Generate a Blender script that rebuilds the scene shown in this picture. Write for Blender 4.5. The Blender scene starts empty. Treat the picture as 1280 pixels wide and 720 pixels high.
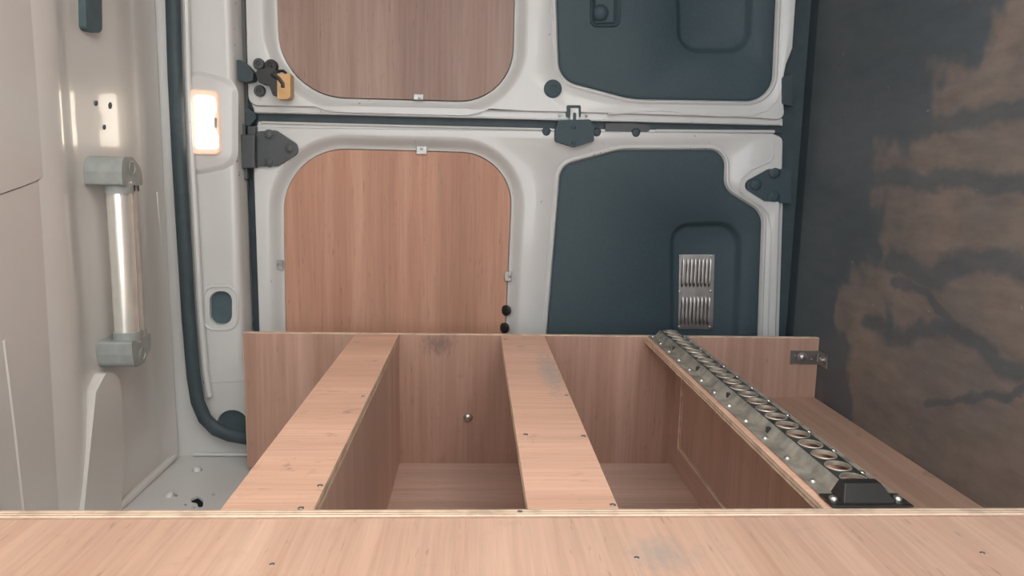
import bpy, bmesh, math, random
from mathutils import Vector, Matrix, geometry
random.seed(7)
PI = math.pi

# ------------------------------------------------------------------ camera
# Rear load space of a panel van. The photo was taken with the phone on its side:
# the van's roof is at the picture's left, its floor at the picture's right.
# All dimensions below are given as (u, v, w): u = down towards the van floor,
# v = towards the rear doors, w = across the van; metres from the camera.
H = 0.952                                   # camera height above the van floor
F = 924.0                                  # focal length for a 1280 px wide frame
def W(p): return Vector((p[2], p[1], H - p[0]))
vdir = Vector(((595 - 640) / F, (360 - 221) / F, -1.0)).normalized()
s = 0.0125
udir = Vector((1, -s, 0)); udir.z = (udir.x * vdir.x + udir.y * vdir.y) / -vdir.z; udir.normalize()
wdir = udir.cross(vdir)
def cam2p(c): return (udir.dot(c), vdir.dot(c), wdir.dot(c))
cd = bpy.data.cameras.new('camera'); cam = bpy.data.objects.new('camera', cd)
bpy.context.scene.collection.objects.link(cam)
cd.sensor_width = 36; cd.lens = 36 * F / 1280; cd.clip_start = 0.02
ax = [W(cam2p(Vector(a))) - W((0, 0, 0)) for a in ((1, 0, 0), (0, 1, 0), (0, 0, 1))]
m = Matrix((ax[0], ax[1], ax[2])).transposed().to_4x4(); m.translation = W((0, 0, 0))
cam.matrix_world = m
bpy.context.scene.camera = cam
def at(px, py, u=None, v=None, w=None):    # where a sight line meets one of the van's planes
    d = cam2p(Vector(((px - 640) / F, (360 - py) / F, -1)))
    t = u / d[0] if u is not None else v / d[1] if v is not None else w / d[2]
    return (d[0] * t, d[1] * t, d[2] * t)

# ------------------------------------------------------------------ light
sc = bpy.context.scene
wd = bpy.data.worlds.new('sky'); sc.world = wd; wd.use_nodes = True
bg = wd.node_tree.nodes['Background']
bg.inputs[0].default_value = (0.93, 0.97, 1.0, 1); bg.inputs[1].default_value = 3.0
# sun high behind the van: it lights the ground outside, which throws warm light in through the open side door
sd = bpy.data.lights.new('sun', 'SUN'); sd.energy = 36; sd.angle = math.radians(1.5); sd.color = (1, .945, .87)
sun = bpy.data.objects.new('sun', sd); bpy.context.scene.collection.objects.link(sun); sun.location = (0, 6, 6)
sun.rotation_euler = Vector((.05, -.78, -.75)).to_track_quat('-Z', 'Y').to_euler()
vs = sc.view_settings
vs.view_transform = 'Standard'; vs.look = 'None'; vs.gamma = 1; vs.use_curve_mapping = False
vs.exposure = 0.12

# ------------------------------------------------------------------ materials
def newmat(name):
    m = bpy.data.materials.new(name); m.use_nodes = True
    return m, m.node_tree, m.node_tree.nodes['Principled BSDF']
def N(nt, t, **k):
    n = nt.nodes.new(t)
    for a, b in k.items(): setattr(n, a, b)
    return n
def ramp(nt, stops):
    r = N(nt, 'ShaderNodeValToRGB'); e = r.color_ramp.elements
    while len(e) < len(stops): e.new(0.5)
    for i, (p, c) in enumerate(stops):
        e[i].position = p; e[i].color = (*c, 1) if len(c) == 3 else c
    return r
def coords(nt, scale, glob=False):
    mp = N(nt, 'ShaderNodeMapping'); mp.inputs['Scale'].default_value = scale
    if glob:
        g = N(nt, 'ShaderNodeNewGeometry'); nt.links.new(g.outputs['Position'], mp.inputs['Vector'])
    else:
        tc = N(nt, 'ShaderNodeTexCoord'); oi = N(nt, 'ShaderNodeObjectInfo')
        ml = N(nt, 'ShaderNodeMath', operation='MULTIPLY'); ml.inputs[1].default_value = 9.0
        nt.links.new(oi.outputs['Random'], ml.inputs[0])
        nt.links.new(ml.outputs[0], mp.inputs['Location'])
        nt.links.new(tc.outputs['Object'], mp.inputs['Vector'])
    return mp
def noise(nt, vec, scale, detail=4, rough=.55, dist=0):
    n = N(nt, 'ShaderNodeTexNoise'); n.inputs['Scale'].default_value = scale
    n.inputs['Detail'].default_value = detail; n.inputs['Roughness'].default_value = rough
    n.inputs['Distortion'].default_value = dist
    nt.links.new(vec.outputs[0], n.inputs['Vector']); return n
def mix(nt, fac, a, b, mode='MIX'):
    n = N(nt, 'ShaderNodeMix', data_type='RGBA', blend_type=mode)
    for sock, val in ((n.inputs[0], fac), (n.inputs[6], a), (n.inputs[7], b)):
        if hasattr(val, 'is_output'): nt.links.new(val, sock)
        elif isinstance(val, (int, float)): sock.default_value = val
        else: sock.default_value = (*val, 1)
    return n.outputs[2]
def bump(nt, bs, h, strength=.2, dist=.002):
    b = N(nt, 'ShaderNodeBump'); b.inputs['Strength'].default_value = strength; b.inputs['Distance'].default_value = dist
    nt.links.new(h, b.inputs['Height']); nt.links.new(b.outputs[0], bs.inputs['Normal'])
AX = {'u': 2, 'v': 1, 'w': 0}              # picture axis -> world axis

def wood(name, light, dark, grain, streak=.5, dirt=.0, rough=.5, across=22.0, stain=None):
    m, nt, bs = newmat(name)
    sc_ = [across] * 3; sc_[AX[grain]] = across * .035
    c = coords(nt, sc_)
    n1 = noise(nt, c, 1.0, 6, .6, .15); n2 = noise(nt, c, 6.0, 3, .6)
    sc2 = [6.5] * 3; sc2[AX[grain]] = .22
    c2 = coords(nt, sc2); n3 = noise(nt, c2, 1.0, 3, .5, .1)
    r1 = ramp(nt, [(.3, (0, 0, 0)), (.72, (1, 1, 1))]); nt.links.new(n1.outputs[0], r1.inputs[0])
    col = mix(nt, r1.outputs[0], dark, light)
    r3 = ramp(nt, [(.36, (1, 1, 1)), (.6, (0, 0, 0))]); nt.links.new(n3.outputs[0], r3.inputs[0])
    sm = N(nt, 'ShaderNodeMath', operation='MULTIPLY'); sm.inputs[1].default_value = streak
    nt.links.new(r3.outputs[0], sm.inputs[0])
    col = mix(nt, sm.outputs[0], col, tuple(x * .72 for x in dark))
    r2 = ramp(nt, [(.35, (.80, .80, .80)), (.6, (1, 1, 1))]); nt.links.new(n2.outputs[0], r2.inputs[0])
    col = mix(nt, .6, col, r2.outputs[0], 'MULTIPLY')
    sc5 = [across * 9] * 3; sc5[AX[grain]] = across * 1.1
    n5 = noise(nt, coords(nt, sc5), 1.0, 2, .5)
    r5 = ramp(nt, [(.66, (0, 0, 0)), (.76, (.45, .45, .45))]); nt.links.new(n5.outputs[0], r5.inputs[0])
    col = mix(nt, r5.outputs[0], col, tuple(x * .45 for x in dark))
    if stain:
        g = N(nt, 'ShaderNodeNewGeometry'); vd = N(nt, 'ShaderNodeVectorMath', operation='SUBTRACT'); vd.inputs[1].default_value = stain[0]
        nt.links.new(g.outputs['Position'], vd.inputs[0]); vx = N(nt, 'ShaderNodeVectorMath', operation='DIVIDE'); vx.inputs[1].default_value = stain[1]
        nt.links.new(vd.outputs[0], vx.inputs[0]); ln = N(nt, 'ShaderNodeVectorMath', operation='LENGTH'); nt.links.new(vx.outputs[0], ln.inputs[0])
        n6 = noise(nt, coords(nt, (45, 45, 90)), 1, 4, .6, .6); ad = N(nt, 'ShaderNodeMath', operation='MULTIPLY_ADD'); ad.inputs[1].default_value = 1.9
        nt.links.new(n6.outputs[0], ad.inputs[0]); nt.links.new(ln.outputs['Value'], ad.inputs[2])
        r6 = ramp(nt, [(.0, (1, 1, 1)), (1, (0, 0, 0))]); r6.color_ramp.elements[0].position = .55; r6.color_ramp.elements[1].position = .95
        hf = N(nt, 'ShaderNodeMath', operation='MULTIPLY'); hf.inputs[1].default_value = .5; nt.links.new(ad.outputs[0], hf.inputs[0]); nt.links.new(hf.outputs[0], r6.inputs[0])
        dm6 = N(nt, 'ShaderNodeMath', operation='MULTIPLY'); dm6.inputs[1].default_value = .55; nt.links.new(r6.outputs[0], dm6.inputs[0])
        col = mix(nt, dm6.outputs[0], col, stain[2])
    if dirt:
        c4 = coords(nt, (1, 1, 1)); n4 = noise(nt, c4, 17, 5, .62, .5)
        r4 = ramp(nt, [(.62, (0, 0, 0)), (.74, (1, 1, 1))]); nt.links.new(n4.outputs[0], r4.inputs[0])
        dm = N(nt, 'ShaderNodeMath', operation='MULTIPLY'); dm.inputs[1].default_value = dirt
        nt.links.new(r4.outputs[0], dm.inputs[0])
        col = mix(nt, dm.outputs[0], col, (.10, .075, .06))
    nt.links.new(col, bs.inputs['Base Color']); bs.inputs['Roughness'].default_value = rough
    bs.inputs['Specular IOR Level'].default_value = .3
    bump(nt, bs, n2.outputs[0], .12, .001)
    return m
def ply_edge(name, axis, period=.0062):
    m, nt, bs = newmat(name)
    sc_ = [0, 0, 0]; sc_[AX[axis]] = 1 / period
    tc = N(nt, 'ShaderNodeTexCoord'); mp = N(nt, 'ShaderNodeMapping'); mp.inputs['Scale'].default_value = sc_
    nt.links.new(tc.outputs['Object'], mp.inputs['Vector'])
    sep = N(nt, 'ShaderNodeSeparateXYZ'); nt.links.new(mp.outputs[0], sep.inputs[0])
    fr = N(nt, 'ShaderNodeMath', operation='PINGPONG'); fr.inputs[1].default_value = .5
    nt.links.new(sep.outputs[AX[axis]], fr.inputs[0])
    r = ramp(nt, [(.10, (.46, .31, .21)), (.2, (.80, .60, .45)), (.42, (.86, .67, .51))])
    nt.links.new(fr.outputs[0], r.inputs[0])
    n = noise(nt, coords(nt, (30, 30, 30)), 1, 4); r2 = ramp(nt, [(.35, (.6, .6, .6)), (.55, (1, 1, 1))]); nt.links.new(n.outputs[0], r2.inputs[0])
    nt.links.new(mix(nt, .7, r.outputs[0], r2.outputs[0], 'MULTIPLY'), bs.inputs['Base Color'])
    bs.inputs['Roughness'].default_value = .7
    return m
def plain(name, col, rough=.5, metal=0, var=.12, vscale=30, coat=0, spec=.5, bmp=0):
    m, nt, bs = newmat(name)
    n = noise(nt, coords(nt, (1, 1, 1)), vscale, 4)
    r = ramp(nt, [(.3, tuple(x * (1 - var) for x in col)), (.7, tuple(min(1, x * (1 + var)) for x in col))])
    nt.links.new(n.outputs[0], r.inputs[0]); nt.links.new(r.outputs[0], bs.inputs['Base Color'])
    bs.inputs['Roughness'].default_value = rough; bs.inputs['Metallic'].default_value = metal
    bs.inputs['Specular IOR Level'].default_value = spec
    bs.inputs['Coat Weight'].default_value = coat; bs.inputs['Coat Roughness'].default_value = .08
    if bmp: bump(nt, bs, n.outputs[0], bmp, .001)
    return m
def paint(name, col, rough=.3, scuff=True):
    m, nt, bs = newmat(name)
    c = coords(nt, (1, 1, 1))
    n = noise(nt, c, 3, 3)
    r = ramp(nt, [(.3, tuple(x * .96 for x in col)), (.7, col)]); nt.links.new(n.outputs[0], r.inputs[0])
    out = r.outputs[0]
    if scuff:
        a = noise(nt, c, 8, 2); b = noise(nt, coords(nt, (60, 60, 150)), 1, 2)
        ra = ramp(nt, [(.64, (0, 0, 0)), (.66, (1, 1, 1))]); rb = ramp(nt, [(.66, (0, 0, 0)), (.70, (1, 1, 1))])
        nt.links.new(a.outputs[0], ra.inputs[0]); nt.links.new(b.outputs[0], rb.inputs[0])
        mm = N(nt, 'ShaderNodeMath', operation='MULTIPLY'); nt.links.new(ra.outputs[0], mm.inputs[0]); nt.links.new(rb.outputs[0], mm.inputs[1])
        out = mix(nt, mm.outputs[0], out, (.14, .13, .12))
    nt.links.new(out, bs.inputs['Base Color'])
    bs.inputs['Roughness'].default_value = rough; bs.inputs['Coat Weight'].default_value = .5; bs.inputs['Coat Roughness'].default_value = .06
    return m
def floor_mat():
    m, nt, bs = newmat('worn_phenolic_ply')
    c = coords(nt, (1, 1, 1), True)
    def vmath(op, a, b=None, k=None):
        n = N(nt, 'ShaderNodeVectorMath', operation=op)
        for q, x in enumerate((a, b)):
            if x is None: continue
            if hasattr(x, 'is_output'): nt.links.new(x, n.inputs[q])
            else: n.inputs[q].default_value = x
        if k is not None: nt.links.new(k, n.inputs['Scale'])
        return n.outputs['Value'] if op in ('DOT_PRODUCT', 'LENGTH') else n.outputs['Vector']
    def mth(op, a, b=None, clamp=False):
        n = N(nt, 'ShaderNodeMath', operation=op, use_clamp=clamp)
        for q, x in enumerate((a, b)):
            if x is None: continue
            if hasattr(x, 'is_output'): nt.links.new(x, n.inputs[q])
            else: n.inputs[q].default_value = x
        return n.outputs[0]
    g = N(nt, 'ShaderNodeNewGeometry')
    nd = noise(nt, c, 7, 5, .6)
    sh = vmath('MULTIPLY', vmath('SUBTRACT', nd.outputs['Color'], (.5, .5, .5)), (.10, .22, 0))
    P = vmath('ADD', vmath('MULTIPLY', g.outputs['Position'], (1, 1, 0)), sh)
    # dark drag marks left where the coating survives, along the length of the van
    best = None
    for line, hw in MARKS:
        for (a, b_) in zip(line, line[1:]):
            A = Vector(a); d = Vector(b_) - A
            p = vmath('SUBTRACT', P, (A.x, A.y, 0))
            t = mth('MULTIPLY', vmath('DOT_PRODUCT', p, (d.x, d.y, 0)), 1 / d.length_squared, True)
            e = vmath('SUBTRACT', p, vmath('SCALE', (d.x, d.y, 0), k=t))
            ds = mth('MULTIPLY', vmath('LENGTH', e), 1 / hw)
            best = ds if best is None else mth('MINIMUM', best, ds)
    rv = ramp(nt, [(.34, (.22, .22, .22)), (.70, (1, 1, 1))]); nt.links.new(mth('MULTIPLY', best, .5), rv.inputs[0])
    # foot traffic has worn the coating away in the load area, not by the door sill
    sep = N(nt, 'ShaderNodeSeparateXYZ'); nt.links.new(P, sep.inputs[0])
    bd = N(nt, 'ShaderNodeMapRange'); bd.inputs['From Min'].default_value = .34; bd.inputs['From Max'].default_value = -.20
    bd.inputs['To Min'].default_value = 1.42; bd.inputs['To Max'].default_value = 1.80; nt.links.new(sep.outputs['X'], bd.inputs['Value'])
    mr = N(nt, 'ShaderNodeMapRange', interpolation_type='SMOOTHSTEP'); mr.inputs['From Min'].default_value = -.06; mr.inputs['From Max'].default_value = .05
    big = noise(nt, c, 4.5, 3)
    nt.links.new(mth('ADD', mth('SUBTRACT', bd.outputs[0], sep.outputs['Y']), mth('MULTIPLY', mth('SUBTRACT', big.outputs[0], .5), .9)), mr.inputs['Value'])
    lg = noise(nt, c, 3.2, 3); rl = ramp(nt, [(.3, (.55, .55, .55)), (.6, (1, 1, 1))]); nt.links.new(lg.outputs[0], rl.inputs[0])
    mk0 = mth('MULTIPLY', mr.outputs[0], rl.outputs[0])
    mk = N(nt, 'ShaderNodeMath', operation='MULTIPLY'); nt.links.new(rv.outputs[0], mk.inputs[0]); nt.links.new(mk0, mk.inputs[1])
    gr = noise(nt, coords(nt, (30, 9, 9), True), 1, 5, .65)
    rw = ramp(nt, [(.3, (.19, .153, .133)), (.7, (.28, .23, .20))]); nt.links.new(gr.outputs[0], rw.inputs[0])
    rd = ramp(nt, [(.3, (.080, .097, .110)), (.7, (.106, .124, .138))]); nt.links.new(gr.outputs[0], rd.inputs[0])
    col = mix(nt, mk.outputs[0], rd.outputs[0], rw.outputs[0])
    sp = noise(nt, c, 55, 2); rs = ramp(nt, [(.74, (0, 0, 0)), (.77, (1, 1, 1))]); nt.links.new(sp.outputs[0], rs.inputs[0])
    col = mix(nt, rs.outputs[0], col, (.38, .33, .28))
    nt.links.new(col, bs.inputs['Base Color']); bs.inputs['Roughness'].default_value = .48
    bump(nt, bs, gr.outputs[0], .15, .001)
    return m
def emit(name, col, strength, base=(.9, .8, .7)):
    m, nt, bs = newmat(name)
    n = noise(nt, coords(nt, (1, 1, 1)), 14, 2); r = ramp(nt, [(.3, tuple(x * .93 for x in col)), (.7, col)])
    nt.links.new(n.outputs[0], r.inputs[0]); nt.links.new(r.outputs[0], bs.inputs['Emission Color'])
    bs.inputs['Base Color'].default_value = (*base, 1)
    bs.inputs['Emission Strength'].default_value = strength; bs.inputs['Roughness'].default_value = .3
    return m

M = {}
MARKS = [([W(at(x, y, u=H))[:2] for x, y in px], hw) for px, hw in (
    ([(1130, 172), (1200, 152), (1310, 132)], .020), ([(1075, 222), (1150, 225), (1200, 221), (1310, 236)], .020),
    ([(1105, 322), (1160, 346), (1205, 326), (1245, 322), (1310, 348)], .024), ([(1112, 350), (1150, 362), (1205, 402)], .013),
    ([(1090, 405), (1130, 420), (1200, 412), (1240, 440), (1310, 490)], .020), ([(1150, 503), (1235, 492), (1310, 496)], .008))]
MARKS = [([(p[0], p[1], 0) for p in l], hw) for l, hw in MARKS]
M['paint'] = paint('white_van_paint', (.61, .61, .60), .34)
M['roof'] = paint('white_roof_paint', (.64, .615, .59), .32, False)
M['rubber'] = plain('black_rubber', (.042, .062, .073), .6)
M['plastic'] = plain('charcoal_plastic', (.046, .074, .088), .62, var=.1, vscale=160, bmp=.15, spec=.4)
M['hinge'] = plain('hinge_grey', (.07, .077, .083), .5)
M['cap'] = plain('black_plastic', (.016, .016, .015), .42)
M['hole'] = plain('dark_hollow', (.07, .105, .12), .8)
M['steel'] = plain('bright_steel', (.55, .54, .52), .34, 1, .2)
M['bracket'] = plain('zinc_plate', (.36, .35, .335), .42, 1, .25)
M['galv'] = plain('dirty_galvanised_steel', (.52, .48, .41), .5, .7, .4, 26, bmp=.1)
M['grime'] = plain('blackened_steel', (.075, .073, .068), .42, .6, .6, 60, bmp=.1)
M['alu'] = plain('polished_aluminium', (.88, .87, .82), .27, .65, .05)
M['grey'] = plain('grey_moulded_plastic', (.30, .32, .31), .5)
M['clear'] = plain('milky_diffuser', (.50, .45, .41), .35)
M['yellow'] = plain('amber_plastic', (.62, .37, .16), .45)
M['lens'] = emit('lamp_glow', (1, .90, .74), 6)
M['rim'] = emit('lamp_rim_glow', (1, .50, .30), .34, (.75, .62, .54))
M['floor'] = floor_mat()
M['ground'] = plain('pale_concrete', (.50, .49, .47), .9)
LI, DK = (.73, .515, .42), (.58, .385, .30)
wl = {}
def ply(g, kind='mid', dirt=0.0):
    k = (g, kind)
    if k not in wl:
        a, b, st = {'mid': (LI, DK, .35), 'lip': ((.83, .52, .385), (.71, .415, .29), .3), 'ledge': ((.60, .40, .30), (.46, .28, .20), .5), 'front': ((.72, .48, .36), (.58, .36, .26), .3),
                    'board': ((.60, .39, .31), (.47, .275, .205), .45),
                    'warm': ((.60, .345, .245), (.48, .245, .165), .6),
                    'shaded': ((.44, .31, .265), (.34, .215, .175), .6)}[kind]  # warm and this one: mostly a light difference put into the boards' colour
        wl[k] = wood('plywood_%s_%s' % (kind, g), a, b, g, st, {'lip': .45, 'board': .22, 'shaded': .12, 'front': .10, 'ledge': .7}.get(kind, 0.0))
    return wl[k]
edges = {a: ply_edge('plywood_edge_' + a, a) for a in 'uvw'}

# ------------------------------------------------------------------ mesh helpers
COL = sc.collection
def tag(o, label=None, cat=None, group=None, kind=None):
    for k, x in (('label', label), ('category', cat), ('group', group), ('kind', kind)):
        if x: o[k] = x
    return o
def empty(name, p, label, cat, group=None):
    o = bpy.data.objects.new(name, None); COL.objects.link(o); o.location = W(p); o.empty_display_size = .05
    return tag(o, label, cat, group)
def place(o, c, parent):
    if parent is not None:
        o.parent = parent
        q = parent; off = Vector((0, 0, 0))
        while q is not None: off += q.location; q = q.parent
        o.location = c - off
    else: o.location = c
class MB:
    def __init__(s): s.v = []; s.f = []; s.m = []
    def add(s, vs, fs, mi=0):
        b = len(s.v); s.v += [tuple(p) for p in vs]
        for f in fs: s.f.append([b + i for i in f]); s.m.append(mi)
    def box(s, u0, u1, v0, v1, w0, w1, mi=0):
        vs = [(u, v, w) for u in (u0, u1) for v in (v0, v1) for w in (w0, w1)]
        s.add(vs, [(0, 1, 3, 2), (4, 6, 7, 5), (0, 4, 5, 1), (2, 3, 7, 6), (0, 2, 6, 4), (1, 5, 7, 3)], mi)
    def fill(s, loops, mi=0):
        # constrained triangulation of one outline with holes, in the plane it lies in
        flat = [p for l in loops for p in l]
        ext = [max(p[i] for p in flat) - min(p[i] for p in flat) for i in range(3)]
        k = ext.index(min(ext)); i, j = [q for q in range(3) if q != k]
        ed = []; o = 0
        for l in loops:
            ed += [(o + q, o + (q + 1) % len(l)) for q in range(len(l))]; o += len(l)
        r = geometry.delaunay_2d_cdt([Vector((p[i], p[j])) for p in flat], ed, [], 0, 1e-6)
        vs = []
        for q, c in enumerate(r[0]):
            src = r[3][q]
            if src: vs.append(flat[src[0]])
            else:
                p = [0, 0, 0]; p[i], p[j], p[k] = c.x, c.y, flat[0][k]; vs.append(tuple(p))
        def inside(x, y):
            c = False
            for l in loops:
                for q in range(len(l)):
                    a, e = l[q], l[q - 1]
                    if (a[j] > y) != (e[j] > y) and x < (e[i] - a[i]) * (y - a[j]) / (e[j] - a[j]) + a[i]: c = not c
            return c
        fs = [list(f) for f in r[2] if inside(sum(r[0][q].x for q in f) / len(f), sum(r[0][q].y for q in f) / len(f))]
        s.add(vs, fs, mi)
    def loft(s, loops, closed=True, mi=0):
        n = len(loops[0]); vs = [p for l in loops for p in l]; fs = []
        for k in range(len(loops) - 1):
            for i in range(n if closed else n - 1):
                j = (i + 1) % n
                fs.append((k * n + i, k * n + j, (k + 1) * n + j, (k + 1) * n + i))
        s.add(vs, fs, mi)
    def tube(s, path, r, seg=10, closed=False, flat=1.0, mi=0):
        P = [Vector(p) for p in path]; rings = []; n = len(P); prev = None
        for i, p in enumerate(P):
            a = P[(i - 1) % n] if (closed or i > 0) else p
            b = P[(i + 1) % n] if (closed or i < n - 1) else p
            t = (b - a).normalized()
            if prev is None:
                x = Vector((0, 1, 0)) if abs(t.y) < .9 else Vector((1, 0, 0))
            else: x = prev
            x = (x - t * x.dot(t)).normalized(); prev = x; y = t.cross(x)
            rings.append([p + x * (r * math.cos(q) * flat) + y * (r * math.sin(q)) for q in [2 * PI * k / seg for k in range(seg)]])
        s.loft(rings + ([rings[0]] if closed else []), True, mi)
        if not closed:
            for rg in (rings[0], rings[-1]): s.add(rg, [list(range(seg))], mi)
    def lathe(s, c, axis, prof, seg=14, mi=0):   # prof: (radius, height along axis)
        c = Vector(c); a = Vector(axis).normalized()
        x = a.orthogonal().normalized(); y = a.cross(x); rings = []
        for r, h in prof:
            rings.append([c + a * h + (x * math.cos(q) + y * math.sin(q)) * r for q in [2 * PI * k / seg for k in range(seg)]])
        s.loft(rings, True, mi); s.add(rings[-1], [list(range(seg))], mi); s.add(rings[0], [list(range(seg))], mi)
    def build(s, name, mats, parent=None, smooth=False, bevel=0, bseg=2, angle=35):
        vs = [W(p) for p in s.v]
        lo = Vector([min(p[i] for p in vs) for i in range(3)]); hi = Vector([max(p[i] for p in vs) for i in range(3)])
        c = (lo + hi) / 2
        me = bpy.data.meshes.new(name); me.from_pydata([p - c for p in vs], [], s.f)
        if not isinstance(mats, (list, tuple)): mats = [mats]
        for mt in mats: me.materials.append(mt)
        me.polygons.foreach_set('material_index', s.m)
        bm = bmesh.new(); bm.from_mesh(me)
        bmesh.ops.remove_doubles(bm, verts=bm.verts, dist=1e-5)
        bmesh.ops.recalc_face_normals(bm, faces=bm.faces)
        if bevel:
            es = [e for e in bm.edges if len(e.link_faces) == 2 and e.calc_face_angle(0) > math.radians(angle)]
            bmesh.ops.bevel(bm, geom=es, offset=bevel, segments=bseg, profile=.6, affect='EDGES', clamp_overlap=True)
        bm.to_mesh(me); bm.free()
        if smooth:
            me.polygons.foreach_set('use_smooth', [True] * len(me.polygons))
            try: me.set_sharp_from_angle(angle=math.radians(angle))
            except Exception: pass
        o = bpy.data.objects.new(name, me); COL.objects.link(o); place(o, c, parent)
        return o
def rounded(pts, n=8):                     # pts: (x, y[, radius]) corners of a closed outline
    out = []; L = len(pts)
    for i in range(L):
        p = Vector(pts[i][:2]); r = pts[i][2] if len(pts[i]) > 2 else 0
        if not r: out.append(tuple(p)); continue
        a = (Vector(pts[i - 1][:2]) - p); b = (Vector(pts[(i + 1) % L][:2]) - p)
        ang = a.angle(b); t = min(r / math.tan(ang / 2), a.length * .48, b.length * .48)
        p0 = p + a.normalized() * t; p1 = p + b.normalized() * t
        for k in range(n + 1):
            q = k / n
            # circular-looking quadratic blend
            wt = math.cos(ang / 2) if ang < PI else 1
            wq = math.sin(ang / 2); den = (1 - q) ** 2 + 2 * wq * q * (1 - q) + q * q
            out.append(tuple((p0 * (1 - q) ** 2 + p * (2 * wq * q * (1 - q)) + p1 * q * q) / den))
    return out
def onv(px, v): return [at(x, y, v=v) for x, y in px]
def offset(loop, d, dv=0.0):               # grow a (u, w) loop by d, move it by dv along v
    n = len(loop); A = sum(loop[i][0] * loop[(i + 1) % n][2] - loop[(i + 1) % n][0] * loop[i][2] for i in range(n))
    sg = 1 if A > 0 else -1; out = []
    for i in range(n):
        a, p, b = (Vector((loop[k % n][0], loop[k % n][2])) for k in (i - 1, i, i + 1))
        e1 = (p - a); e2 = (b - p)
        e1 = e1.normalized() if e1.length > 1e-9 else e2.normalized()
        e2 = e2.normalized() if e2.length > 1e-9 else e1
        n1 = Vector((e1.y, -e1.x)) * sg; n2 = Vector((e2.y, -e2.x)) * sg
        q = (n1 + n2); q = q / max(.35, (1 + n1.dot(n2)))
        out.append((p.x + q.x * d, loop[i][1] + dv, p.y + q.y * d))
    return out
def setv(loop, v): return [(p[0], v, p[2]) for p in loop]
def circle(c, r, n=20, ru=None):
    return [(c[0] + (ru or r) * math.cos(2 * PI * k / n), c[1], c[2] + r * math.sin(2 * PI * k / n)) for k in range(n)]
def slab(name, loops, v0, v1, mats, parent=None, bevel=0, smooth=False):   # flat plate in the u-w plane with holes
    b = MB(); b.fill([setv(l, v0) for l in loops]); b.fill([setv(l, v1) for l in loops])
    for l in loops: b.loft([setv(l, v0), setv(l, v1)])
    return b.build(name, mats, parent, smooth, bevel)
def board(name, u0, u1, v0, v1, w0, w1, thick, grain, parent=None, kind='mid', bevel=.0012):
    """plywood board: veneer on the two big faces, laminations on the edges"""
    b = MB(); b.box(u0, u1, v0, v1, w0, w1)
    o = b.build(name, [ply(grain, kind), edges[thick]], parent, bevel=bevel, bseg=1)
    a = AX[thick]
    for p in o.data.polygons: p.material_index = 0 if abs(p.normal[a]) > .9 else 1
    return o
def screw(p, axis, parent, r=.0055, h=.003, mat='steel', name='screw'):
    b = MB(); b.lathe(p, axis, [(r, -.0004), (r, h * .25), (r * .85, h * .7), (r * .5, h), (r * .22, h * .98), (r * .18, h * .6)], 12)
    return b.build(name, M[mat], parent, True, angle=60)

# ------------------------------------------------------------------ the van shell
UF, UC, WL, WR = H, -.872, -.81, 1.14       # floor, roof, side walls
D = 2.15                                     # inner face of the rear doors
VE = 2.24                                    # outer skin
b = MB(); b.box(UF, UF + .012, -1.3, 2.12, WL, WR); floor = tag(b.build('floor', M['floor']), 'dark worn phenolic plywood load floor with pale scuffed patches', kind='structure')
b = MB(); b.box(UF + .004, UF + .05, 2.12, VE, WL, WR); tag(b.build('trim_1', M['rubber'], bevel=.004), 'dark plastic sill strip below the rear doors', kind='structure')
b = MB(); b.box(1.4, 1.45, -6, 8, -6, 6); tag(b.build('ground', M['ground']), 'pale concrete ground outside the van', kind='structure')

# roof: pressed skin with cross ribs
prof = [(-1.3, UC), (-.1, UC), (-.06, -.85), (.10, -.85), (.14, UC), (.62, UC), (.66, -.85), (.82, -.85), (.86, UC), (1.40, UC),
        (1.425, -.874), (1.445, -.868), (1.47, -.862), (1.53, -.849), (1.565, -.8435), (1.59, -.8435), (1.615, -.849), (1.64, -.856), (1.68, -.858), (1.75, -.8555), (1.82, -.853), (1.89, -.8515),
        (1.94, -.852), (1.965, -.855), (1.985, -.856), (2.01, -.8535), (2.04, -.848), (2.07, -.842)]
b = MB(); rows = []
for w in [WL - .02 + (WR - WL + .04) * k / 40 for k in range(41)]:
    cr = -.005 * (1 - ((w - .165) / .99) ** 2)
    rows.append([(u + cr, v, w) for v, u in prof])
b.loft(rows, False)
b.loft([[(u - .03, v, w) for u, v, w in r] for r in (rows[0], rows[-1])], False)
ceiling = tag(b.build('ceiling', M['roof'], smooth=True, angle=50), 'glossy white pressed-steel van roof with cross ribs', kind='structure')
# lining panel ahead of the rib, its edge standing off
def roofpanel(name, px, u0, u1, mat, bevel=.003):
    lp = [at(x, y, u=u1) for x, y in px]
    b = MB(); b.fill([lp]); up = [(u0, p[1], p[2]) for p in lp]; b.fill([up]); b.loft([lp, up])
    return b.build(name, mat, ceiling, bevel=bevel)
roofpanel('lining_panel', rounded([(-330, -420), (44, -420), (52, 60), (62, 218, 4), (30, 232, 10), (-250, 330)], 4), -.866, -.8555, M['roof'])
roofpanel('lining_panel', rounded([(-250, 331), (30, 233, 20), (66, 220, 6), (120, 690), (-160, 690)], 4), -.867, -.858, M['roof'])
for q in ([(60, 78), (70, 78), (71, 106), (61, 106)], [(58, 112), (69, 112), (70, 137), (60, 137)], [(60, 140), (73, 140), (75, 166), (62, 166)],
          [(73, 325), (88, 323), (90, 358), (77, 360)], [(91, 506), (105, 503), (108, 538), (96, 540)]):
    roofpanel('roof_tab', q, -.866, -.8535, M['roof'], .0012)
roofpanel('gap_shade', [(44, -420), (49, -420), (59, 120), (66, 222), (60, 222), (53, 120)], -.868, -.8565, M['hinge'], 0)  # dark strip laid in as the shadow of the gap beside the lining
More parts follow.
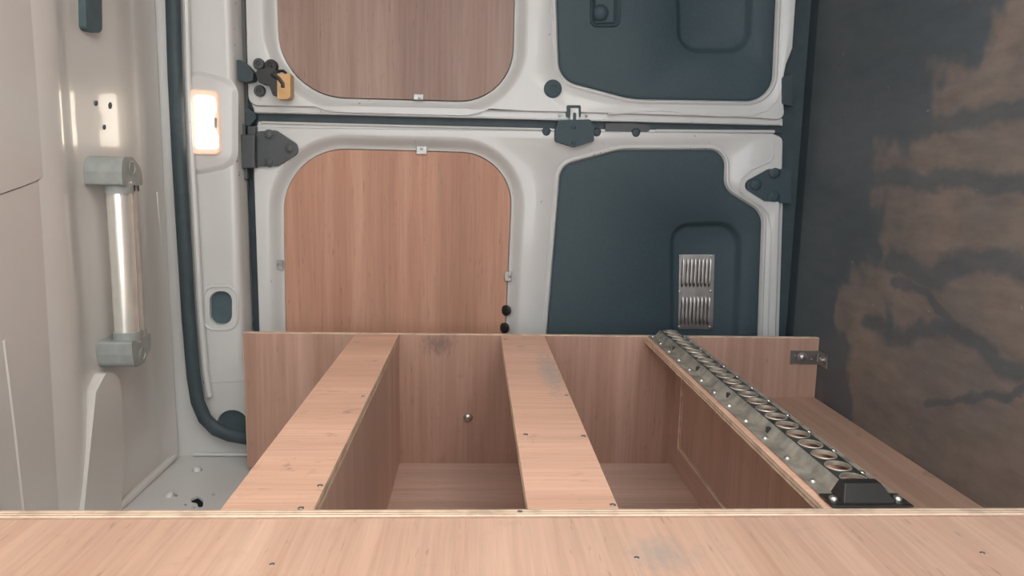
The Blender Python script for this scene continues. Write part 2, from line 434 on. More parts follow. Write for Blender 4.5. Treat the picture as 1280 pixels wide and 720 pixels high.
# dark slot and small fixing holes in the roof pressing
def roofplug(px, u, name='slot'):
    lp = [at(x, y, u=u) for x, y in px]; b = MB(); b.fill([lp]); up = [(u - .02, p[1], p[2]) for p in lp]; b.fill([up]); b.loft([lp, up])
    return b.build(name, M['hole'], ceiling)
roofplug(rounded([(106, -40), (127, -40), (128, 43, 6), (108, 38, 8)], 4), -.846)
for x, y, r in ((121, 129, 3), (138, 132, 4), (131, 159, 3), (155, 490, 3), (167, 573, 4), (161, 604, 2.5), (163, 622, 7)):
    roofplug([(x + r * .55 * math.cos(t), y + r * 1.1 * math.sin(t)) for t in [2 * PI * k / 10 for k in range(10)]], -.8575, 'fixing_hole')

b = MB(); b.tube([at(x, y, u=-.8625) for x, y in ((2, 425), (14, 520), (30, 664))], .007, 10); b.build('crease', M['roof'], ceiling, True)
b = MB(); b.tube([at(x, y, u=-.853) for x, y in ((196, 240), (206, 360), (222, 540))], .003, 8); b.build('crease', M['roof'], ceiling, True)
# side walls
def wallv(name, w0, w1, outline, holes, mat, label):
    b = MB()
    for w in (w0, w1): b.fill([[(u, v, w) for u, v in l] for l in [outline] + holes])
    for l in [outline] + holes: b.loft([[(u, v, w0) for u, v in l], [(u, v, w1) for u, v in l]])
    return tag(b.build(name, mat), label, kind='structure')
def onw(px, w): return [at(x, y, w=w)[:2] for x, y in px]
kid = onw(rounded([(238, 624, 3), (247, 620, 3), (254, 625, 3), (254, 634, 3), (247, 634, 3), (247, 629, 3), (239, 628, 3)], 3), WL)
hls = [kid]
for x, y, rx, ry in ((267, 618, 2.4, 1.4), (232, 631, 1.8, 1.2), (242, 634.5, 2.8, 1.6), (251, 587, 2.4, 1.8), (220, 619, 2.6, 1.8), (256, 563, 2, 1.6)):
    hls.append(onw([(x + rx * math.cos(t), y + ry * math.sin(t)) for t in [2 * PI * k / 10 for k in range(10)]], WL))
hls.append(onw([(235, 657), (240, 652), (244, 653), (239, 659)], WL))
hls.append(onw([(176, 664), (190, 656), (194, 659), (184, 668)], WL))
wall = wallv('wall_left', WL, WL - .006, [(-.92, -1.3), (UF + .08, -1.3), (UF + .08, VE), (-.92, VE)], hls, M['paint'], 'white steel side wall with punched holes behind the shelving')
b = MB(); b.box(-.92, UF + .08, -1.3, VE, WL - .05, WL - .046); b.build('outer_skin', M['hole'], wall)
# rolled flange between roof and side wall, with bolt bosses
b = MB(); b.tube([(-.846, v, WL + .008) for v in (1.0, 1.4, 1.8, 2.04)], .011, 10); b.build('corner_flange', M['roof'], wall, True)
for x, y in ((212, 620), (246, 588), (257, 563)):
    p = at(x, y, w=WL); b = MB(); b.lathe(p, (0, 0, 1), [(.012, 0), (.011, .006), (.007, .010), (.003, .011)], 12); b.build('boss', M['paint'], wall, True, angle=60)
wallv('wall_right', WR, WR + .05, [(-.92, -1.3), (UF + .08, -1.3), (UF + .08, VE), (-.92, VE)],
      [[(p[0], p[1]) for p in rounded([(-.70, -.75, .1), (.92, -.75, .05), (.92, .95, .05), (-.70, .95, .1)], 5)]], M['paint'], 'white steel side wall with the open side door')
# gusset where the roof rib meets the side wall
roofpanel('rib_gusset', rounded([(120, 490, 14), (136, 460, 16), (151, 476, 12), (156, 560), (149, 690), (100, 690)], 6), -.866, -.836, M['roof'], .006)

# rear portal: header over the doors, pillar at the side
VP = 2.075
ap = rounded([(-.652, .98, .09), (UF + .04, .98, 0), (UF + .04, -.62, 0), (-.652, -.62, .10)], 8)
ap = [(u, VP, w) for u, w in ap]
ring = [(-.90, VP, WR + .01), (UF + .06, VP, WR + .01), (UF + .06, VP, WL - .01), (-.90, VP, WL - .01)]
oval = onv(rounded([(262, 364, 12), (290, 364, 12), (290, 406, 12), (262, 406, 12)], 6), VP)
rnd = circle(at(291, 530, v=VP), .042, 22, .044)
apo = offset(ap, .016)
b = MB(); b.fill([ring, apo, oval, rnd])
b.loft([apo, offset(ap, .006, .003), offset(ap, .001, .010), setv(ap, VP + .022), setv(offset(ap, -.004), VP + .075)])
for l in (oval, rnd): b.loft([l, offset(l, -.001, .012)])
portal = tag(b.build('trim_2', M['paint'], smooth=True, angle=40), 'white steel portal framing the rear doors', kind='structure')
for l, nm in ((oval, 'oval_opening'), (rnd, 'round_plug')):
    b = MB(); b.fill([offset(l, .004, .012)]); b.loft([offset(l, .004, .012), offset(l, .004, .02)]); b.build(nm, M['hole'], portal)
# soft bead around the oval opening
b = MB(); b.tube([at(x, y, v=VP) for x, y in rounded([(254, 358, 14), (297, 358, 14), (297, 412, 14), (254, 412, 14)], 6)], .004, 8, True); b.build('bead', M['paint'], portal, True)
# raised pressing that carries the lamp
lp = onv(rounded([(234, 90, 14), (292, 104, 20), (292, 205, 20), (236, 216, 14)], 6), VP)
b = MB(); b.loft([offset(lp, .012, .001), offset(lp, .006, -.002), offset(lp, 0, -.007), offset(lp, -.006, -.009)]); b.fill([offset(lp, -.006, -.009)])
b.build('lamp_pad', M['paint'], portal, True, angle=60)
b = MB(); b.tube([at(x, y, v=VP) for x, y in ((250, 478), (312, 476))], .002, 8); b.build('bead', M['paint'], portal, True)
b = MB(); b.tube([(u, VP - .006, WL + .006) for u in (-.80, -.62)], .006, 8); b.build('bead', M['paint'], portal, True)
b = MB(); b.box(-.925, -.90, 2.0, VE, WL - .05, WR + .05); b.build('roof_edge', M['paint'], portal)  # unseen box added so sun doesn't leak in above the doors
# rubber seal
sp = [at(x, y, v=2.045) for x, y in ((216, 0), (219, 100), (224, 200), (230, 300), (236, 400), (242, 470), (247, 502), (256, 523), (270, 537), (287, 544), (310, 548), (345, 550), (400, 550))]
dw = sp[0][2]
top = [(sp[0][0], 2.045, w) for w in (.8,)]
sp = [(.5, 2.045, 1.06), (-.74, 2.045, 1.06), (-.80, 2.045, 1.03), (-.83, 2.045, .96), (sp[0][0] - .005, 2.045, .80)] + sp
b = MB(); b.tube(sp, .019, 12, False, .8); tag(b.build('trim_3', M['rubber'], smooth=True), 'dark rubber seal around the rear door opening', kind='structure')
b = MB(); b.tube([(p[0] + .027, 2.062, p[2] + (.010 if p[2] < -.55 and p[0] > -.80 else 0)) for p in sp[4:-6]], .009, 8); b.build('lip', M['paint'], portal, True)

# ------------------------------------------------------------------ rear doors
door2_px = [(316, 160, 3), (966, 168, 3), (978, 173, 7), (977, 211, 1), (960, 211, 8), (931, 227, 8), (931, 237, 8), (956, 253, 8), (974, 253, 2), (967, 484), (327, 480)]
door1_px = [(311, 131, 12), (700, 139), (800, 142), (930, 146), (980, 149, 9), (979, 130, 1), (977, 129, 1), (977, 98, 1), (979, 96), (982, 80, 8), (990, 60, 8), (994, 0), (1003, -178), (303, -178)]
win2 = onv(rounded([(350, 183, 78), (643, 191, 66), (630, 474, 50), (355, 470, 50)], 12), D)
win1 = onv(rounded([(347, 120, 88), (641, 128, 68), (648, -150, 60), (338, -150, 60)], 12), D)
pan2 = onv(rounded([(679, 472, 20), (701, 207, 22), (775, 187, 90), (908, 187, 20), (906, 236, 24), (954, 266, 26), (947, 472, 20)], 10), D)
pan1 = onv(rounded([(690, -160, 40), (699, 100, 30), (790, 124, 120), (966, 127, 34), (979, -160, 40)], 10), D)
win_depth, pan_depth = .028, .010
def door(name, out_px, win, pan, label):
    out = onv(rounded(out_px, 5), D)
    wo = offset(win, .040); po = offset(pan, .020)
    b = MB()
    b.fill([out, wo, po])
    b.loft([wo] + [offset(win, .040 * (1 - t), win_depth * (1 - math.cos(PI * t)) / 2) for t in (.12, .25, .4, .55, .7, .85, 1)] + [offset(win, -.004, win_depth + .01)])
    b.loft([po, offset(pan, .017, .0025), offset(pan, .013, .004), offset(pan, .010, .002), offset(pan, .007, -.001), offset(pan, .004, -.0005), offset(pan, .001, .004), offset(pan, -.003, .016)])
    b.loft([out, offset(out, .002, .002), offset(out, .003, .006), offset(out, .003, .05)])
    d = tag(b.build(name, M['paint'], smooth=True, angle=40), label, kind='structure')
    return d
door_1 = door('door_1', door1_px, win1, pan1, 'white rear door with amber latch and round black plug')
door_2 = door('door_2', door2_px, win2, pan2, 'white rear door with the grey hinge and louvred vent')
for d, w0, w1 in ((door_1, .135, 1.16), (door_2, -.83, .135)):
    b = MB(); b.box(-.90, UF + .06, VE - .02, VE, w0, w1); b.build('outer_skin', M['paint'], d)

for d, w0, w1 in ((door_1, .17, 1.0), (door_2, -.62, .17)):
    b = MB(); b.box(.80, UF + .02, D + .030, D + .05, w0, w1); b.build('bottom_seal', M['rubber'], d)
# moulded trim panels on the lower halves, each with a pressed pocket
def trim(d, pan, pocket, extra, label):
    po = offset(pan, -.0015, pan_depth)
    b = MB()
    pk = [offset(pocket, .012, pan_depth), offset(pocket, .006, pan_depth + .002), offset(pocket, .001, pan_depth + .008), offset(pocket, -.005, pan_depth + .017), offset(pocket, -.011, pan_depth + .020)]
    ps = [offset(po, -.010, -.004)]
    holes = [pk[0]] + [e[0] for e in extra]
    b.loft([po, offset(po, -.002, -.0025), ps[0]])
    b.fill([ps[0]] + [setv(h, ps[0][0][1]) for h in holes])
    pk[0] = setv(pk[0], ps[0][0][1])
    b.loft(pk); b.fill([pk[-1]])
    for e in extra: b.loft([setv(e[0], ps[0][0][1])] + e[1:]); b.fill([e[-1]])
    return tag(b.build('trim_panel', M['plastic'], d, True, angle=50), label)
pkt2 = onv(rounded([(842, 282, 22), (926, 280, 26), (920, 462, 20), (842, 462, 20)], 8), D)
pkt1 = onv(rounded([(851, 62, 24), (937, 62, 26), (942, -110, 20), (848, -110, 20)], 8), D)
grip = onv(rounded([(741, -45, 8), (740, 31, 6), (773, 31, 7), (776, -45, 8)], 5), D)
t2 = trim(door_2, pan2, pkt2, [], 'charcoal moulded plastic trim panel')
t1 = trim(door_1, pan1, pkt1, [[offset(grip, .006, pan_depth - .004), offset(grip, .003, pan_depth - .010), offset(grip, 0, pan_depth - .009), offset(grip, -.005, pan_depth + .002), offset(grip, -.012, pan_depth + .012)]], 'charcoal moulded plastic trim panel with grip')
c0 = at(752, 14, v=D)
b = MB(); b.lathe((c0[0], D + pan_depth + .013, c0[2]), (0, -1, 0), [(.024, -.001), (.023, .004), (.018, .010), (.010, .013), (.003, .014)], 20)
b.build('grip', M['plastic'], t1, True)

# plywood boards closing the door windows, held by clips
def winboard(win, kind, label, clips):
    lo = offset(win, -.003); v0 = D + win_depth - .006
    c = at(500, 250, v=v0) if kind == 'warm' else at(500, 60, v=v0)
    r = empty('window_board', (c[0], v0, c[2]), label, 'wooden board', 'boards closing the rear door windows')
    b = MB(); b.fill([setv(lo, v0)]); b.fill([setv(lo, v0 + .009)]); b.loft([setv(lo, v0), setv(lo, v0 + .009)])
    b.build('panel', ply('w', kind), r)
    for x0, y0, x1, y1, sx, sy in clips:
        a = at(x0, y0, v=v0 - .006); e = at(x1, y1, v=v0 - .006)
        b = MB(); b.box(min(a[0], e[0]), max(a[0], e[0]), v0 - .008, v0 - .0005, min(a[2], e[2]), max(a[2], e[2]))
        k = b.build('clip', M['bracket'], r, bevel=.0012)
        screw((at(sx, sy, v=v0 - .008)[0], v0 - .008, at(sx, sy, v=v0 - .008)[2]), (0, -1, 0), k, .004, .003, 'bracket')
    return r
winboard(win1, 'shaded', 'rounded plywood board closing the window above the amber latch', [(517, 117.5, 529.5, 125, 524, 123.5)])
winboard(win2, 'warm', 'rounded orange-brown plywood board beside the grey hinge', [(520.5, 183, 533.5, 193, 527, 186), (344, 325, 354, 337, 347, 331), (631, 339.5, 639, 351.5, 637, 345.5)])

# seam between the doors: stepped flanges and a rubber strip
def strip(name, px, v0, v1, mat, d, bevel=.001):
    return slab(name, [onv(px, D)], v0, v1, mat, d, bevel)
strip('flange', [(313, 129), (700, 138), (980, 148), (980, 157), (700, 150), (318, 141)], D + .010, D + .045, M['paint'], door_1)
strip('flange', [(322, 151.5), (700, 161), (968, 163), (968, 171), (700, 170), (318, 164)], D + .008, D + .045, M['paint'], door_2)
strip('seam_seal', [(312, 138), (700, 149), (981, 156), (981, 166), (700, 163), (312, 154)], D + .022, D + .05, M['rubber'], door_2)
b = MB(); b.tube([at(x, y, v=D + .004) for x, y in ((326, 153), (500, 157.5), (690, 162))], .0035, 8); b.build('bead', M['paint'], door_2, True)
b = MB(); b.tube([at(x, y, v=D + .004) for x, y in ((820, 163.5), (968, 164.5))], .0045, 8); b.build('bead', M['paint'], door_2, True)
b = MB(); b.tube([at(x, y, v=D + .006) for x, y in ((318, 139.5), (500, 144), (700, 149.5), (800, 151.5), (975, 155.5))], .0028, 8); b.build('bead', M['paint'], door_1, True)
b = MB(); b.tube([at(x, y, v=D + .001) for x, y in ((760, 143), (790, 140.5), (820, 138.5), (840, 139), (855, 142.5), (900, 145), (940, 144.5), (960, 138), (972, 124), (978, 105))], .0025, 8); b.build('crease', M['paint'], door_1, True)
# door edge strip outside the creased line
b = MB(); b.tube([at(x, y, v=D - .001) for x, y in ((967, 174), (966, 196), (962, 202), (938, 213), (926, 224), (924, 236), (930, 246), (952, 258), (961, 268), (964, 290), (958, 470))], .0022, 8); b.build('crease', M['paint'], door_2, True)
strip('end_flange', [(974, 254), (982, 254), (975, 480), (967, 480)], D + .02, D + .05, M['paint'], door_2)
# centre lock on the seam
L = empty('door_lock', at(717, 184, v=D), 'dark pentagonal lock cover with bright striker on the door seam', 'door lock')
pl = onv(rounded([(697, 151, 3), (736, 150, 3), (741, 158, 3), (741, 177, 3), (717, 184.5, 3), (693, 177, 3), (693, 164, 2)], 4), D)
slab('cover', [pl], D - .022, D + .01, M['plastic'], L, .003)
slab('recess', [onv(rounded([(708, 131.5, 2), (726, 131.5, 2), (726, 146, 1), (708, 146, 1)], 3), D)], D - .0015, D + .01, M['hole'], L)
st = onv(rounded([(712.5, 135.5, 1), (722.5, 135.5, 1), (723, 150, 1), (712, 150, 1)], 3), D); sh = onv(rounded([(715.5, 141, 2), (719.5, 141, 2), (719.5, 151), (715.5, 151)], 3), D)
slab('striker', [st], D - .012, D, M['bracket'], L, .001)
slab('striker_slot', [sh], D - .0125, D - .006, M['hole'], L)
for x, y in ((717, 178), (717, 159)): screw((at(x, y, v=D - .022)[0], D - .022, at(x, y, v=D - .022)[2]), (0, -1, 0), L, .006, .003, 'plastic')
for x, y in ((699.5, 144), (733, 144.5)): screw((at(x, y, v=D)[0], D, at(x, y, v=D)[2]), (0, -1, 0), L, .004, .004, 'steel')
strip('striker_guard', rounded([(757, 154, 1), (790, 154, 1), (813, 156, 1), (812, 164, 1), (800, 167, 2), (757, 166, 1)], 2), D + .005, D + .03, M['hinge'], door_2)
for x, y in ((683, 164.5), (746, 165.5), (795, 166)):
    b = MB(); p = at(x, y, v=D); b.lathe((p[0], D + .01, p[2]), (0, -1, 0), [(.014, 0), (.014, .008), (.010, .012), (.004, .0125)], 14); b.build('rubber_buffer', M['rubber'], door_2, True, angle=50)
# round plug and small grommets
p = at(691, 111, v=D); b = MB(); b.lathe((p[0], D, p[2]), (0, -1, 0), [(.0255, -.002), (.0255, .0025), (.022, .0045), (.011, .0045), (.010, .003), (.006, .003), (.005, .0045)], 24); tag(b.build('plug', M['plastic'], door_1, True, angle=50), 'round charcoal plug')
for x, y in ((632.5, 388), (630.5, 410)):
    p = at(x, y, v=D + .016); b = MB(); b.lathe((p[0], p[1], p[2]), (-.8, -1, 0), [(.016, -.004), (.016, .002), (.013, .004)], 16); b.build('grommet', M['cap'], door_2, True)
# upper hinge of the lower-picture door
hg = tag(slab('hinge', [onv(rounded([(322, 164.5, 2), (346, 163, 6), (373, 181, 9), (373, 192, 9), (348, 208, 7), (322, 208.5, 2)], 4), D)], D - .010, D + .004, M['hinge'], door_2, .002), 'dark grey strap hinge with three bolts')
for x, y in ((336.5, 168.5), (362, 185.5), (337, 202.5)):
    p = at(x, y, v=D - .010); b = MB(); b.lathe(p, (0, -1, 0), [(.015, -.001), (.015, .002), (.0115, .0025), (.0095, .0025), (.0095, .008), (.007, .009)], 16); b.build('bolt', M['hinge'], hg, True, angle=40)
for i, px in enumerate(([(305, 169), (323, 169), (323, 210), (305, 211)], [(312, 158), (322, 158), (322, 170), (312, 170)], [(303, 156), (309, 156), (312, 224), (306, 226)])):
    slab('knuckle', [onv(px, D)], D - (.035, .022, .02)[i], D + .01, M['hinge'], hg, .004)
strip('edge_gap', [(303, 140), (320, 140), (326, 480), (316, 480)], D + .03, D + .05, M['rubber'], door_2)
strip('edge_gap', [(296, -178), (312, -178), (316, 140), (306, 140)], D + .03, D + .05, M['rubber'], door_1)
slab('stop', [onv(rounded([(309, 133, 1), (312, 136, 1), (320, 143, 2), (320, 149, 2), (313, 157, 1), (307, 157, 1)], 3), D)], D - .004, D + .03, M['rubber'], door_1, .002)
# amber-handled latch on the upper-picture door
la = tag(slab('latch', [onv(rounded([(324, 90, 5), (340, 87, 5), (350, 90, 5), (353, 99, 4), (352, 123, 3), (346, 122, 6), (341, 108, 6), (328, 106, 6)], 4), D)], D - .040, D, M['cap'], door_1, .004), 'black door latch with amber end')
slab('wedge', [onv(rounded([(296, 78, 3), (308, 78, 8), (323, 93, 5), (322, 103, 3), (312, 105, 5), (298, 101, 4)], 4), D)], D - .045, D - .005, M['rubber'], la, .006)
tag(slab('amber_grip', [onv(rounded([(352, 94.5, 1), (368, 94.5, 2), (368, 126, 5), (352, 126, 2)], 4), D)], D - .046, D - .006, M['yellow'], la, .003), 'amber plastic grip')
b = MB(); b.tube([at(x, y, v=D - .042) for x, y in ((340, 92), (349, 98), (354, 105), (354, 110))], .007, 8); b.build('lever', M['cap'], la, True)
b = MB(); b.tube([at(x, y, v=D - .044) for x, y in ((347, 89), (354, 88.5), (358, 92))], .004, 8); b.build('spring', M['cap'], la, True)
for x, y, r in ((324.5, 80.5, .0155), (340, 83, .018), (325.5, 114, .0155)):
    p = at(x, y, v=D); b = MB(); b.lathe((p[0], D, p[2]), (0, -1, 0), [(r, -.001), (r, .010), (r * .85, .013), (r * .5, .013), (r * .45, .010), (r * .2, .010), (r * .12, .013)], 18); b.build('mount', M['hinge'] if x < 335 else M['cap'], la, True, angle=45)
# hinge in the notch of the lower-picture door, and the one by the sill of the other
h2 = tag(slab('hinge', [onv(rounded([(990, 210), (960, 210, 6), (934, 226, 6), (934, 238, 6), (957, 253, 6), (990, 254)], 4), D)], D + .006, D + .02, M['plastic'], door_2, .001), 'dark hinge plate in a pointed notch')
for x, y in ((944.5, 231), (968, 216), (967, 246)):
    p = at(x, y, v=D + .006); b = MB(); b.lathe(p, (0, -1, 0), [(.017, -.001), (.017, .004), (.012, .008), (.005, .009)], 16); b.build('bolt', M['plastic'], h2, True, angle=50)
slab('hinge', [onv(rounded([(977, 97, 3), (990, 92), (990, 133), (977, 130, 3)], 3), D)], D - .006, D + .01, M['rubber'], door_1, .002)

# ------------------------------------------------------------------ louvred vent in the trim pocket
VV = D + pan_depth + .020
V = empty('vent_grille', at(870, 411, v=VV), 'bright aluminium louvred vent grille screwed to the dark door trim', 'vent')
gp = onv([(849, 318), (893, 318), (891, 411.5), (847.5, 411.5)], VV)
slab('plate', [gp], VV - .004, VV, plain('vent_plate', (.5, .5, .5), .35, 1, .12), V, .001)
lou = None
for row, (y0, y1) in enumerate(((322, 359.5), (370, 407))):
    for k in range(8):
        x = (854 if row == 0 else 852.5) + k * 4.72
        a = at(x, y0, v=VV - .004); e = at(x - .6, y1, v=VV - .004)
        if lou is None:
            b = MB(); rings = []; n = 12
            for i in range(n + 1):
                t = i / n; ww = a[2] + (e[2] - a[2]) * t; q = math.sqrt(max(0, 1 - abs(2 * t - 1) ** 6)) * .98 + .02
                rings.append([(a[0] + du * q, a[1] - dh * q, ww) for du, dh in ((-.0045, 0), (-.004, .003), (-.001, .0066), (.002, .0075), (.0034, .0070), (.0036, .0))])
            b.loft(rings, False); lou = b.build('louvre', M['steel'], V, True, angle=60)
        else:
            o = lou.copy(); COL.objects.link(o); q = W(((a[0] + e[0]) / 2 - .0005, a[1] - .0037, (a[2] + e[2]) / 2)); o.location = q - V.location
for x, y in ((850.5, 320), (889.5, 320), (849.5, 364.5), (888.5, 364), (848.8, 408.8), (887.5, 408.8)):
    screw(at(x, y, v=VV - .004), (0, -1, 0), V, .0045, .003)

# ------------------------------------------------------------------ plywood shelving along the side wall
TOP = -.42                                  # plane of the shelf fronts (towards the aisle)
VN, VF = .893, 1.95                         # ends of the unit
T = .018
S = empty('shelving_unit', (UF, 1.4, -.6), 'long open plywood shelving unit built along the side wall', 'shelf')
UL = at(304, 440, v=VF)[0]
far = board('end_panel', UL, UF - .001, VF, VF + T, -.795, TOP, 'v', 'w', S, 'board')
far.data.materials[0] = wood('plywood_smudged', (.60, .39, .31), (.47, .275, .205), 'w', .45, .22, stain=(W(at(548, 430, v=VF)), (.035, 1, .055), (.12, .09, .085)))
near = board('end_panel', UL, UF - .001, VN - T, VN, -.795, TOP + .0005, 'v', 'w', S, 'mid')
board('back_panel', at(497, 422, w=TOP)[0] - .03, UF - .001, VN, VF, -.80, -.782, 'w', 'u', S, 'mid')
def lip(u0, u1, w0=TOP - .015, g='u'): return board('lip', u0, u1, VN + .0005, VF - .0005, w0, TOP - .0005, 'w', g, S, 'lip')
lu = [(at(440, 422, w=TOP)[0], at(497, 422, w=TOP)[0]), (at(626, 422, w=TOP)[0], at(682, 422, w=TOP)[0]), (at(806, 422, w=TOP)[0], at(862, 422, w=TOP)[0])]
lips = [lip(*a) for a in lu]
lips[1].data.materials[0] = wood('plywood_paint_marked', (.83, .52, .385), (.71, .415, .29), 'u', .3, .45, stain=(W(at(688, 465, w=TOP)), (1, .22, .035), (.30, .31, .31)))
for (a, c) in lu[:2]: board('shelf', c - T, c - .0005, VN, VF, -.782, TOP - .0155, 'u', 'w', S, 'mid')
# framed divider with a sunken panel under the rail
ud = at(838, 589, v=VF, )[0]
dv = board('divider', ud + .008, ud + .014, VN, VF, -.782, TOP - .0155, 'u', 'w', S, 'mid')
for q in ((VF - .055, VF, -.782, TOP - .0155), (VN, VN + .055, -.782, TOP - .0155), (VN + .055, VF - .055, -.782, -.715), (VN + .055, VF - .055, TOP - .06, TOP - .0155)):
    board('frame_rail', ud, ud + .0085, *q, 'u', 'v' if q[1] - q[0] > .2 else 'w', dv, 'mid')
board('ledge', ud + .014, UF - .002, VN, VF, -.604, -.589, 'w', 'v', S, 'ledge')
# fixings
for x, y, k in ((454, 495, 0), (463, 484, 0), (424, 548, 0), (411, 578, 0), (400, 607, 0), (376, 635, 0), (766, 631, 1), (729, 545, 1), (708, 494, 1), (657, 543, 1), (632, 424, 1), (650, 640, 1)):
    if k == 0 and y in (484, 548, 578): continue
    screw(at(x, y, w=TOP), (0, 0, 1), lips[k], .004, .0012, 'bracket')
b = MB(); b.lathe(at(585, 522, v=VF), (0, -1, 0), [(.013, -.002), (.013, .001), (.0115, .005), (.007, .008), (.002, .009)], 18); b.build('bolt', M['steel'], far, True, angle=60)

# closed cabinet front nearer the camera
K = empty('plywood_cabinet', (UF, .3, -.6), 'plywood cabinet with flat closed front adjoining the shelving', 'cabinet')
fp = board('front_panel', UL - .05, UF - .001, -.35, VN - T - .0008, TOP - .016, TOP - .0025, 'w', 'v', K, 'front')
board('side_panel', UL - .05, UL - .03, -.35, VN - T - .001, -.795, TOP - .0165, 'u', 'w', K, 'mid')
fp.data.materials[0] = wood('plywood_scuffed', (.72, .48, .36), (.58, .36, .26), 'v', .35, .10, stain=(W(at(828, 690, w=TOP)), (1, .05, .05), (.34, .32, .30)))
board('end_panel', UL - .05, UF - .001, -.35, -.33, -.795, TOP - .0165, 'v', 'w', K, 'mid')
for x, y in ((340, 705), (796, 697), (1228, 691)): screw(at(x, y, w=TOP - .0025), (0, 0, 1), fp, .003, .0008, 'bracket')

# ------------------------------------------------------------------ lashing rail on the shelf front
u0, u1 = lu[2]; uc = (u0 + u1) / 2 + .003
SHELF_TOP = TOP; TOP = TOP + .0008
R = empty('lashing_rail', (uc, 1.4, TOP), 'galvanised steel lashing rail with round holes screwed along a shelf edge', 'rail')
hw, fl, sl, ht = .053, .019, .012, .018
va, vb = VN + .03, VF - .005
b = MB()
us = [uc - hw, uc - hw + fl, uc - hw + fl + sl, uc + hw - fl - sl, uc + hw - fl, uc + hw]
hs = [TOP + .0018, TOP + .0018, TOP + ht, TOP + ht, TOP + .0018, TOP + .0018]
for i in (0, 1, 3, 4):
    b.loft([[(us[i], v, hs[i]) for v in (va, vb)], [(us[i + 1], v, hs[i + 1]) for v in (va, vb)]], False)
for i in (0, 4): b.loft([[(us[i], v, hs[i] - .0018) for v in (va, vb)], [(us[i + 1], v, hs[i + 1] - .0018) for v in (va, vb)]], False)
for u in (us[0], us[5]): b.loft([[(u, v, TOP) for v in (va, vb)], [(u, v, TOP + .0018) for v in (va, vb)]], False)
nh = 23; pitch = (vb - va) / nh; ut = (us[2] + us[3]) / 2; rw = (us[3] - us[2]) / 2; rh = .0172
for k in range(nh):
    vc = va + pitch * (k + .5); n = 20; inner = []; outer = []
    for i in range(n):
        t = 2 * PI * (i + .5) / n; cu, cv = math.cos(t), math.sin(t)
        m_ = max(abs(cu) / rw, abs(cv) / (pitch / 2)); outer.append((ut + cu / m_, vc + cv / m_, TOP + ht))
        inner.append((ut + rh * cu, vc + rh * cv))
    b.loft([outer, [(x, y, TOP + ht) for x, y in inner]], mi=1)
    b.loft([[(ut + (x - ut) * 1.10, vc + (y - vc) * 1.10, TOP + ht + .0001) for x, y in inner], [(ut + (x - ut) * 1.05, vc + (y - vc) * 1.05, TOP + ht + .0016) for x, y in inner], [(x, y, TOP + ht + .0012) for x, y in inner], [(x, y, TOP + ht - .005) for x, y in inner]])
    # corners of the cell
    for su in (-1, 1):
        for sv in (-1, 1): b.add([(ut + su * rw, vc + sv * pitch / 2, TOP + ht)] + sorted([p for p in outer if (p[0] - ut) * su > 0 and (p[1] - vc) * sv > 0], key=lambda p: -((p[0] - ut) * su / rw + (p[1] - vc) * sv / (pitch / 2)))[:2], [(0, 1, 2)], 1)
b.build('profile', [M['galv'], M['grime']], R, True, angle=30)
n_s = 12
for k in range(n_s):
    vv = va + .05 + (vb - va - .06) * k / (n_s - 1)
    screw((us[0] + fl * .5, vv, TOP + .0018), (0, 0, 1), R, .0055, .004)
    screw((us[5] - fl * .5, vv + .03 if k < n_s - 1 else vv, TOP + .0018), (0, 0, 1), R, .0055, .004)
for vv in (1.17, 1.37, 1.57, 1.77):
    b = MB(); b.box(us[1] + .001, us[1] + .008, vv - .004, vv + .004, TOP + .004, TOP + .0135); b.build('slot', M['cap'], R, bevel=.001)
b = MB()
lo = [(uc - hw - .002, VN + .001), (uc + hw + .002, VN + .001), (uc + hw + .002, va + .012), (uc - hw - .002, va + .012)]
b.box(lo[0][0], lo[1][0], VN - .002, va + .008, TOP + .0004, TOP + .0035)
tp = [(us[1] - .002, VN + .006), (us[4] + .002, VN + .006), (us[4] + .002, va + .014), (us[1] - .002, va + .014)]
t2_ = [(us[2] - .003, va - .002), (us[3] + .003, va - .002), (us[3] + .003, va + .014), (us[2] - .003, va + .014)]
A = [(x, y, TOP + .003) for x, y in tp]; B = [(x, y, TOP + ht + .004) for x, y in t2_]
b.loft([A, B]); b.add(B, [(0, 1, 2, 3)]); b.add(A, [(0, 1, 2, 3)])
ec = tag(b.build('end_cap', M['cap'], R, bevel=.0015), 'black plastic end cap')
for u in (us[0] + .009, us[5] - .009): screw((u, VN + .018, TOP + .0035), (0, 0, 1), ec, .0065, .005)

TOP = SHELF_TOP
# ------------------------------------------------------------------ angle bracket fixing the end panel to the floor
G = empty('angle_bracket', (UF, VF, -.47), 'small zinc angle bracket fixing the shelving end panel to the floor', 'bracket')
a = at(988, 438, v=VF); e = at(1022, 455, v=VF)
b = MB(); b.box(a[0], UF - .0005, VF - .003, VF - .0004, e[2], a[2]); p1 = b.build('plate', M['bracket'], G, bevel=.0008)
b = MB(); b.box(UF - .003, UF - .0003, VF - .055, VF - .003, e[2], a[2]); p2 = b.build('plate', M['bracket'], G, bevel=.0008)
wm = (a[2] + e[2]) / 2
b = MB(); b.lathe((at(1002.5, 446, v=VF)[0], VF - .003, wm), (0, -1, 0), [(.0135, 0), (.0135, .002), (.008, .0025), (.008, .007), (.005, .0085)], 18); b.build('bolt', M['steel'], p1, True, angle=40)
b = MB(); b.lathe((UF - .003, VF - .032, wm), (-1, 0, 0), [(.012, 0), (.012, .002), (.008, .0025), (.008, .007), (.005, .0085)], 18); b.build('bolt', M['steel'], p2, True, angle=40)
for x, y in ((993, 444.5), (1014, 449)): screw((at(x, y, v=VF)[0], VF - .003, at(x, y, v=VF)[2]), (0, -1, 0), p1, .0025, .001, 'steel')
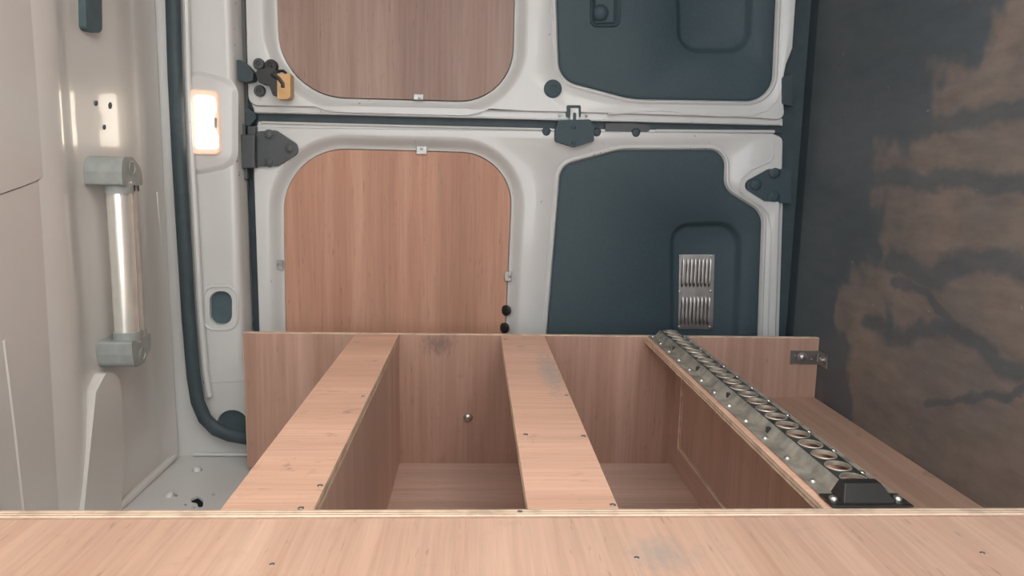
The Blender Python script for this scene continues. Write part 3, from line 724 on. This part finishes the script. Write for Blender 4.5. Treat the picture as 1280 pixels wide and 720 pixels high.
b = MB(); b.tube([(UF - .004, VF - .004, wm + .012), (UF - .004, VF - .004, wm - .012)], .003, 8); b.build('bend', M['steel'], p1, True)

# ------------------------------------------------------------------ tube light across the roof
UB = -.806
cA = at(150, 215, u=UB); cB = at(158, 440, u=UB); vt = (cA[1] + cB[1]) / 2
Q = empty('tube_light', (UC, vt, (cA[2] + cB[2]) / 2), 'unlit aluminium tube light with grey end brackets on the roof', 'light')
wa, wb = cA[2], cB[2]
b = MB(); b.tube([(UB, vt, wa - .02), (UB, vt, wb + .02)], .027, 24); b.build('reflector', M['alu'], Q, True, angle=50)
b = MB(); b.tube([(UB + .004, vt + .042, wa - .02), (UB + .004, vt + .042, wb + .02)], .017, 16); b.build('diffuser', M['clear'], Q, True, angle=50)
for ww, sg in ((wa, 1), (wb, -1)):
    # rounded bracket: cheek shaped like a D, reaching back to the roof
    lo = rounded([(vt - .038, ww - sg * .030, .006), (vt + .062, ww - sg * .030, .006), (vt + .062, ww + sg * .006, .03), (vt + .020, ww + sg * .034, .02), (vt - .030, ww + sg * .034, .02), (vt - .038, ww, .01)], 5)
    b = MB(); lp = [[(u, y, z) for y, z in lo] for u in (-.862, UB + .026)]
    b.loft(lp); [b.fill([l]) for l in lp]
    br = b.build('end_bracket', M['grey'], Q, bevel=.004)
    b = MB(); b.lathe((UB + .026, vt + .012, ww + sg * .010), (1, 0, 0), [(.016, -.003), (.016, .001), (.013, .002), (.012, -.001), (.004, -.001)], 18); b.build('cover', M['grey'], br, True, angle=40)
    b = MB(); b.tube([(UB, vt, ww - sg * .026), (UB, vt, ww - sg * .048)], .030, 20); b.build('collar', M['grey'], br, True, angle=50)
    b = MB(); b.box(UB - .014, UB + .020, vt + .026, vt + .058, *sorted((ww - sg * .026, ww - sg * .044))); b.build('socket', M['cap'] if sg > 0 else M['grey'], br, bevel=.002)

# ------------------------------------------------------------------ lit interior lamp in the portal
VL = VP - .009
X = empty('interior_lamp', at(257, 193, v=VL), 'lit rounded rectangular interior lamp glowing warm white', 'lamp')
lo = onv(rounded([(236.5, 111, 7), (274, 114, 8), (277.5, 194, 8), (239, 193, 8)], 5), VL)
b = MB(); b.loft([lo, offset(lo, 0, -.006), offset(lo, -.003, -.009), offset(lo, -.010, -.008)]); b.fill([offset(lo, -.010, -.008)]); b.build('rim', M['rim'], X, True, angle=45)
le = onv(rounded([(243.5, 119, 4), (270, 121, 7), (272, 138, 6), (268, 147, 4), (269, 160, 4), (274.5, 170, 6), (275, 186, 4), (246, 186, 4)], 5), VL)
b = MB(); b.loft([offset(le, 0, -.007), offset(le, -.001, -.010), offset(le, -.005, -.0115)]); b.fill([offset(le, -.005, -.0115)]); tag(b.build('lens', M['lens'], X, True, angle=45), 'glowing lens')
slab('switch', [onv(rounded([(270, 147.5, 1), (272.5, 147.5, 1), (272.5, 160, 1), (270, 160, 1)], 2), VL)], VL - .012, VL - .006, M['grey'], X, .0006)
